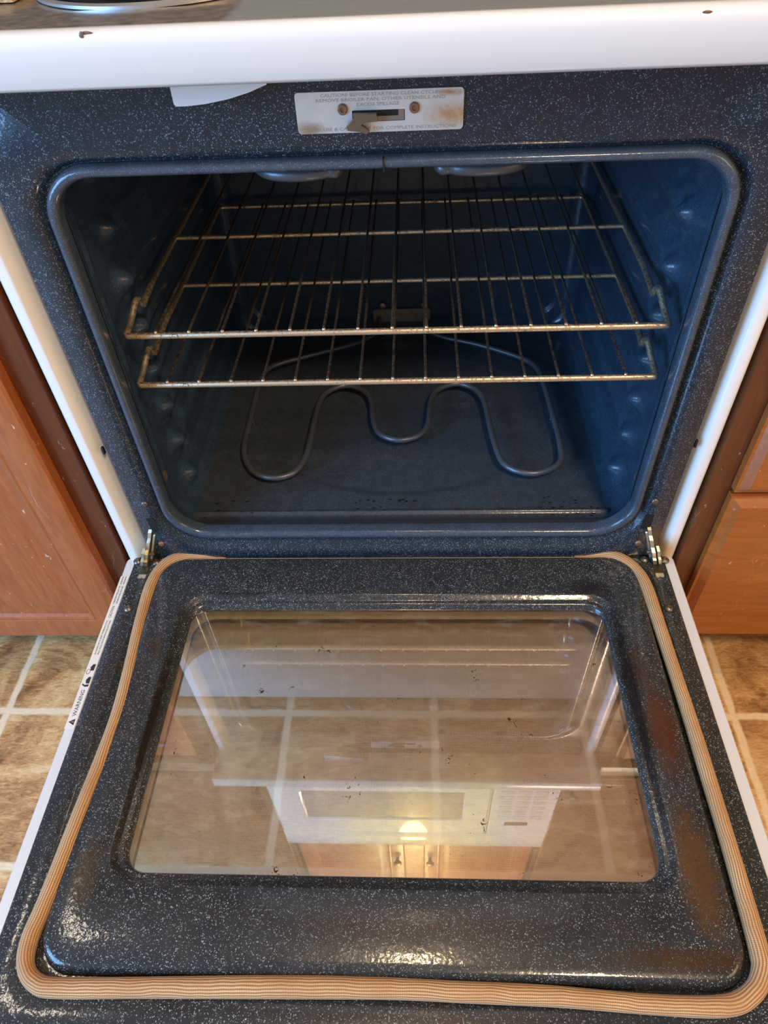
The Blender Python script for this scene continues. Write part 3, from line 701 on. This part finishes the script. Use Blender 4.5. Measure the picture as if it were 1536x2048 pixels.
bm = NB(); prism(bm, [(-.3728, -.2479), (-.3728, -.2471), (-.3765, -.2475)], 'z', .0009, .0010); obj('sticker_symbol_mark', bm, M['label'], lb, smooth=False)
for yy in (-.198, -.180):
    bm = NB(); prism(bm, [(-.3712, yy+.001), (-.3712, yy+.0100), (-.3742, yy+.0100), (-.3765, yy+.006), (-.3752, yy+.001)], 'z', .0006, .0009)
    if yy < -.19: prism(bm, [(-.3712, yy-.003), (-.3712, yy), (-.3760, yy-.001), (-.3792, yy+.001), (-.3792, yy-.001), (-.3750, yy-.0035)], 'z', .0006, .0009)
    else:
        r_ = [(-.3775+.0022*math.cos(t*.5236), yy-.0005+.0034*math.sin(t*.5236), .0008) for t in range(12)]; tube(bm, r_, .0003, 5, closed=True)
    obj('sticker_symbol', bm, M['ink'], lb, smooth=False)

# ================================================================ oven racks
def make_rack(label, zc, yf, yb, xc, bars_y, wf):
    root = thing('oven_rack', label, 'oven rack', (xc, yf, zc), 'wire oven racks')
    hw = .2955
    # outer rail: front bar, raised stops at the front of each side, side rails, back bar
    pts = []
    side = [(hw, yf+.002, zc-.001), (hw-.0003, yf+.014, zc+.0015), (hw-.001, yf+.026, zc+.006), (hw-.002, yf+.037, zc+.0115), (hw-.003, yf+.0465, zc+.0155), (hw-.003, yf+.054, zc+.0135), (hw-.003, yf+.060, zc+.005), (hw-.002, yf+.067, zc+.0005), (hw, yf+.085, zc), (hw+.003, yf+.13, zc)]
    R_ = smooth_path(side, 4)
    right = [Vector((xc+p[0], p[1], p[2])) for p in R_]; left = [Vector((xc-p[0], p[1], p[2])) for p in R_]
    rr = .0036
    bm = NB()
    fc = fillet([left[2], Vector((xc-hw, yf, zc-.001)), Vector((xc+hw, yf, zc-.001)), right[2]], .013, 6)
    ring = left[::-1][:-3] + fc + right[3:]
    back = fillet([right[-1], Vector((xc+hw+.003, yb, zc)), Vector((xc-hw-.003, yb, zc)), left[-1]], .010, 6)
    ring = ring + back[1:-1]
    tube(bm, ring, rr, 12, closed=True)
    obj('rack_rail', bm, M['rack'], root, angle=80)
    for by in bars_y:
        bm = NB(); tube(bm, [(xc-hw-.003, by, zc), (xc+hw+.003, by, zc)], .0031, 10); obj('cross_bar', bm, M['rack'], root, angle=80)
    for i in range(15):
        x = xc + wf*(i-7)
        bm = NB(); tube(bm, [(x, yf-.0015, zc+.0035), (x, yf+.004, zc+.0050), (x, yf+.02, zc+.0045), (x, yb+.001, zc+.0045)], .0016, 8)
        w_ = obj('rack_wire', bm, M['wire'], root, angle=80)
        bm = NB(); revolve(bm, [(0, -.0020), (.0016, -.0012), (.0022, 0), (.0016, .0012), (0, .0018)], (x, yf-.0014, zc+.0042), 'z', 10)
        obj('weld_bead', bm, M['rack'], w_)
    return root
make_rack('upper of the two wire oven racks, worn chrome with brown rust specks', .3345, .0425, .535, .0045, (.285,), .0372)
make_rack('lower of the two wire oven racks, with the rustier front rail', .2745, .0345, .530, .0035, (.268,), .0372)

# ================================================================ base cabinets beside the range
def raised_door(bm, x0, x1, y, z0, z1, fw=.055):
    """door slab with moulded frame and raised centre; front at y, thickness .019"""
    def q(i, yy): return xz(rrect(x0+i, x1-i, z0+i, z1-i, .0005, 1), yy)
    loft(bm, [q(0, y+.019), q(0, y+.004), q(.003, y+.0008), q(.007, y), q(fw-.010, y), q(fw-.006, y+.0022), q(fw-.003, y+.0012), q(fw, y+.0025), q(fw+.003, y+.0075), q(fw+.007, y+.0085), q(fw+.028, y+.0040), q(fw+.032, y+.0036)], cap_last=True)
def slab(bm, x0, x1, y, z0, z1):
    def q(i, yy): return xz(rrect(x0+i, x1-i, z0+i, z1-i, .0005, 1), yy)
    loft(bm, [q(0, y+.019), q(0, y+.0085), q(.0035, y+.0080), q(.0100, y+.0020), q(.0120, y)], cap_last=True)
cl = thing('base_cabinet', 'cherry wood base cabinet left of the oven with a scratched raised panel door', 'cabinet', (-.69, .3, -DZ))
bm = NB(); box(bm, -.99, -.384, .013, .60, -.180, .590); obj('cabinet_carcass', bm, M['wood_darkened'], cl, smooth=False)
bm = NB(); box(bm, -.99, -.384, .075, .60, -DZ, -.180); obj('toe_kick', bm, M['wood_darkened'], cl, smooth=False)
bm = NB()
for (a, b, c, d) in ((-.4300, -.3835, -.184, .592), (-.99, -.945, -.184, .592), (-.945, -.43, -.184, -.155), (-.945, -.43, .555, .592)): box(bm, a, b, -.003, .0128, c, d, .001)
obj('face_frame', bm, M['wood_darkened'], cl)
bm = NB(); raised_door(bm, -.960, -.4140, -.0225, -.1600, .580, .050); cd = obj('cabinet_door', bm, M['wood'], cl, angle=25)
bm = NB(); revolve(bm, [(.006, 0), (.006, -.012), (.014, -.018), (.015, -.024), (.010, -.029), (0, -.030)], (-.935, -.0225, .50), 'y', 20); obj('door_knob', bm, M['knob'], cd)
cr = thing('base_cabinet', 'cherry wood base cabinet of drawers on the right side of the oven', 'cabinet', (.69, .3, -DZ))
bm = NB(); box(bm, .384, .99, .013, .60, -.180, .590); obj('cabinet_carcass', bm, M['wood_darkened'], cr, smooth=False)
bm = NB(); box(bm, .384, .99, .075, .60, -DZ, -.180); obj('toe_kick', bm, M['wood_darkened'], cr, smooth=False)
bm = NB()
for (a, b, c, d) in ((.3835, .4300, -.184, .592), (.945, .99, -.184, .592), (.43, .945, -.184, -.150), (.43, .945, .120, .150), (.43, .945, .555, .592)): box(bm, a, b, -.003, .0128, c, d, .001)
obj('face_frame', bm, M['wood_darkened'], cr)
for z0, z1 in ((-.1600, .1315), (.1385, .350), (.357, .580)):
    bm = NB(); slab(bm, .4110, .960, -.0225, z0, z1); dr = obj('drawer_front', bm, M['wood_h'], cr, angle=20)
    bm = NB(); revolve(bm, [(.006, 0), (.006, -.012), (.014, -.018), (.015, -.024), (.010, -.029), (0, -.030)], (.685, -.0225, (z0+z1)/2), 'y', 20); obj('drawer_knob', bm, M['knob'], dr)
for s, nm in ((-1, 'left'), (1, 'right')):
    bm = NB(); a, b = sorted((s*.3835, s*.99)); box(bm, a, b, -.030, .64, .592, .632, .004, 2)
    tag(obj('countertop', bm, M['counter'], origin=(s*.69, .3, .592)), 'brown laminate countertop on the cabinet %s of the range' % nm, 'countertop')

# ================================================================ over the range (seen mirrored in the door glass)
mw = thing('microwave', 'white over-the-range microwave with keypad at its right', 'microwave', (.010, .36, .985))
bm = NB(); box(bm, -.368, .388, .112, .64, .985, 1.445, .006); obj('microwave_body', bm, M['mw'], mw, angle=10)
bm = NB(); loft(bm, [xz(rrect(-.366, .215, .995, 1.330, .012, 6), .112), xz(rrect(-.366, .215, .995, 1.330, .012, 6), .104), xz(rrect(-.360, .209, 1.001, 1.324, .010, 6), .100), xz(rrect(-.285, .150, 1.040, 1.232, .012, 6), .100), xz(rrect(-.279, .144, 1.046, 1.226, .010, 6), .104)])
md = obj('microwave_door', bm, M['mw'], mw, angle=10)
bm = NB(); box(bm, -.282, .147, .1035, .106, 1.043, 1.229); obj('door_window', bm, M['mwwin'], md, smooth=False)
bm = NB(); box(bm, .219, .386, .101, .112, .995, 1.330, .002); kp = obj('control_panel', bm, M['mw'], mw, angle=10)
for r in range(6):
    for c in range(3):
        bm = NB(); box(bm, .238+.043*c, .272+.043*c, .1, .1012, 1.03+.033*r, 1.052+.033*r, .0004); obj('keypad_button', bm, M['mwkey'], kp)
bm = NB(); box(bm, .262, .325, .1, .1012, 1.240, 1.262); obj('clock_display', bm, M['mwdisp'], kp, smooth=False)
bm = NB(); box(bm, -.366, .386, .1035, .112, 1.336, 1.440, .002); gv = obj('vent_grille', bm, M['mw'], mw)
wc = thing('wall_cabinet', 'cherry wood wall cabinet above the microwave with two dark knobs', 'cabinet', (.010, .40, 1.45))
bm = NB(); box(bm, -.37, .39, .17, .64, 1.45, 2.30); obj('cabinet_carcass', bm, M['wood'], wc, smooth=False)
bm = NB(); box(bm, -.020, .040, .1665, .170, 1.45, 2.30); obj('centre_stile', bm, M['wood'], wc, smooth=False)
for a, b, kx in ((-.360, -.022, -.045), (.042, .380, .062)):
    bm = NB(); raised_door(bm, a, b, .150, 1.47, 2.28, .05); d_ = obj('cabinet_door', bm, M['wood'], wc, angle=25)
    bm = NB(); revolve(bm, [(.006, 0), (.006, -.010), (.014, -.016), (.014, -.022), (0, -.027)], (kx, .150, 1.697), 'y', 16); obj('door_knob', bm, M['knob'], d_)
for sx, lab in ((-1, 'dark cherry wall cabinet left of the white microwave'), (1, 'dark cherry wall cabinet right of the white microwave')):
    a, b = sorted((sx*.40+.01, sx*.95)); sd = thing('wall_cabinet', lab, 'cabinet', ((a+b)/2, .40, 1.10))
    bm = NB(); box(bm, a, b, .19, .655, 1.10, 2.30); obj('cabinet_carcass', bm, M['wood_darkened'], sd, smooth=False)
    bm = NB(); raised_door(bm, a+.01, b-.01, .17, 1.11, 2.29, .05); d_ = obj('cabinet_door', bm, M['wood_darkened'], sd, angle=25)
    kx = b-.04 if sx < 0 else a+.04
    bm = NB(); revolve(bm, [(.006, 0), (.006, -.010), (.014, -.016), (.014, -.022), (0, -.027)], (kx, .17, 1.20), 'y', 16); obj('door_knob', bm, M['knob'], d_)
# ceiling lamp near the front of the range
lampo = thing('ceiling_lamp', 'warm round glass ceiling lamp seen mirrored in the door glass', 'lamp', (.0, -.245, 2.42))
n = N('lamp_glass'); n.base((1, .9, .7)); n.b.inputs['Emission Color'].default_value = (1.0, .76, .45, 1); n.b.inputs['Emission Strength'].default_value = 230
bm = NB(); revolve(bm, [(0, -.115), (.030, -.110), (.055, -.090), (.064, -.060), (.058, -.030), (.04, -.01)], (0, -.245, 2.42), 'z', 24); obj('lamp_globe', bm, n.m, lampo)
bm = NB(); revolve(bm, [(.07, -.015), (.075, -.01), (.075, .02), (0, .02)], (0, -.245, 2.42), 'z', 24); obj('lamp_base', bm, M['chrome'], lampo)
dl = thing('recessed_downlight', 'small round recessed ceiling light to the left of the range', 'lamp', (-1.40, .08, 2.425))
bm = NB(); revolve(bm, [(.075, 0), (.095, 0), (.095, .012), (.075, .012)], (-1.40, .08, 2.427), 'z', 28); obj('trim_ring', bm, M['ceil'], dl)
n = N('downlight_lens'); n.base((1, .95, .85)); n.b.inputs['Emission Color'].default_value = (1.0, .86, .68, 1); n.b.inputs['Emission Strength'].default_value = 60
bm = NB(); revolve(bm, [(0, .004), (.076, .004), (.076, .010), (0, .010)], (-1.40, .08, 2.427), 'z', 28); obj('lamp_lens', bm, n.m, dl)
bm = NB(); box(bm, -2.6, 2.6, -3.0, .66, 2.44, 2.46); struct(obj('ceiling', bm, M['ceil'], smooth=False))
# ================================================================ on the cooktop
bm = NB()
NXP = 26; top = []
for j in range(14):
    row = []
    for i in range(NXP):
        x = -.422+.124*i/(NXP-1); y = .052+.17*j/13
        yy = y + (.018*(-(x+.265))/.155 if j == 0 else 0)
        row.append(bm.verts.new((x, yy+random.uniform(-.0012, .0012)+(.010*(x+.42)/.155), .6375+.0035*math.sin(i*.9)*math.cos(j*1.1)+random.uniform(-.0006, .0006))))
    top.append(row)
for j in range(13):
    for i in range(NXP-1): bm.faces.new((top[j][i], top[j][i+1], top[j+1][i+1], top[j+1][i]))
ext = bmesh.ops.extrude_face_region(bm, geom=bm.faces[:])
for v in ext['geom']:
    if isinstance(v, bmesh.types.BMVert): v.co.z = .6335
ph_ = obj('pot_holder', bm, M['weave'], origin=(-.33, .1, .633))
tag(ph_, 'tan woven pot holder lying on the far left of the cooktop', 'pot holder')
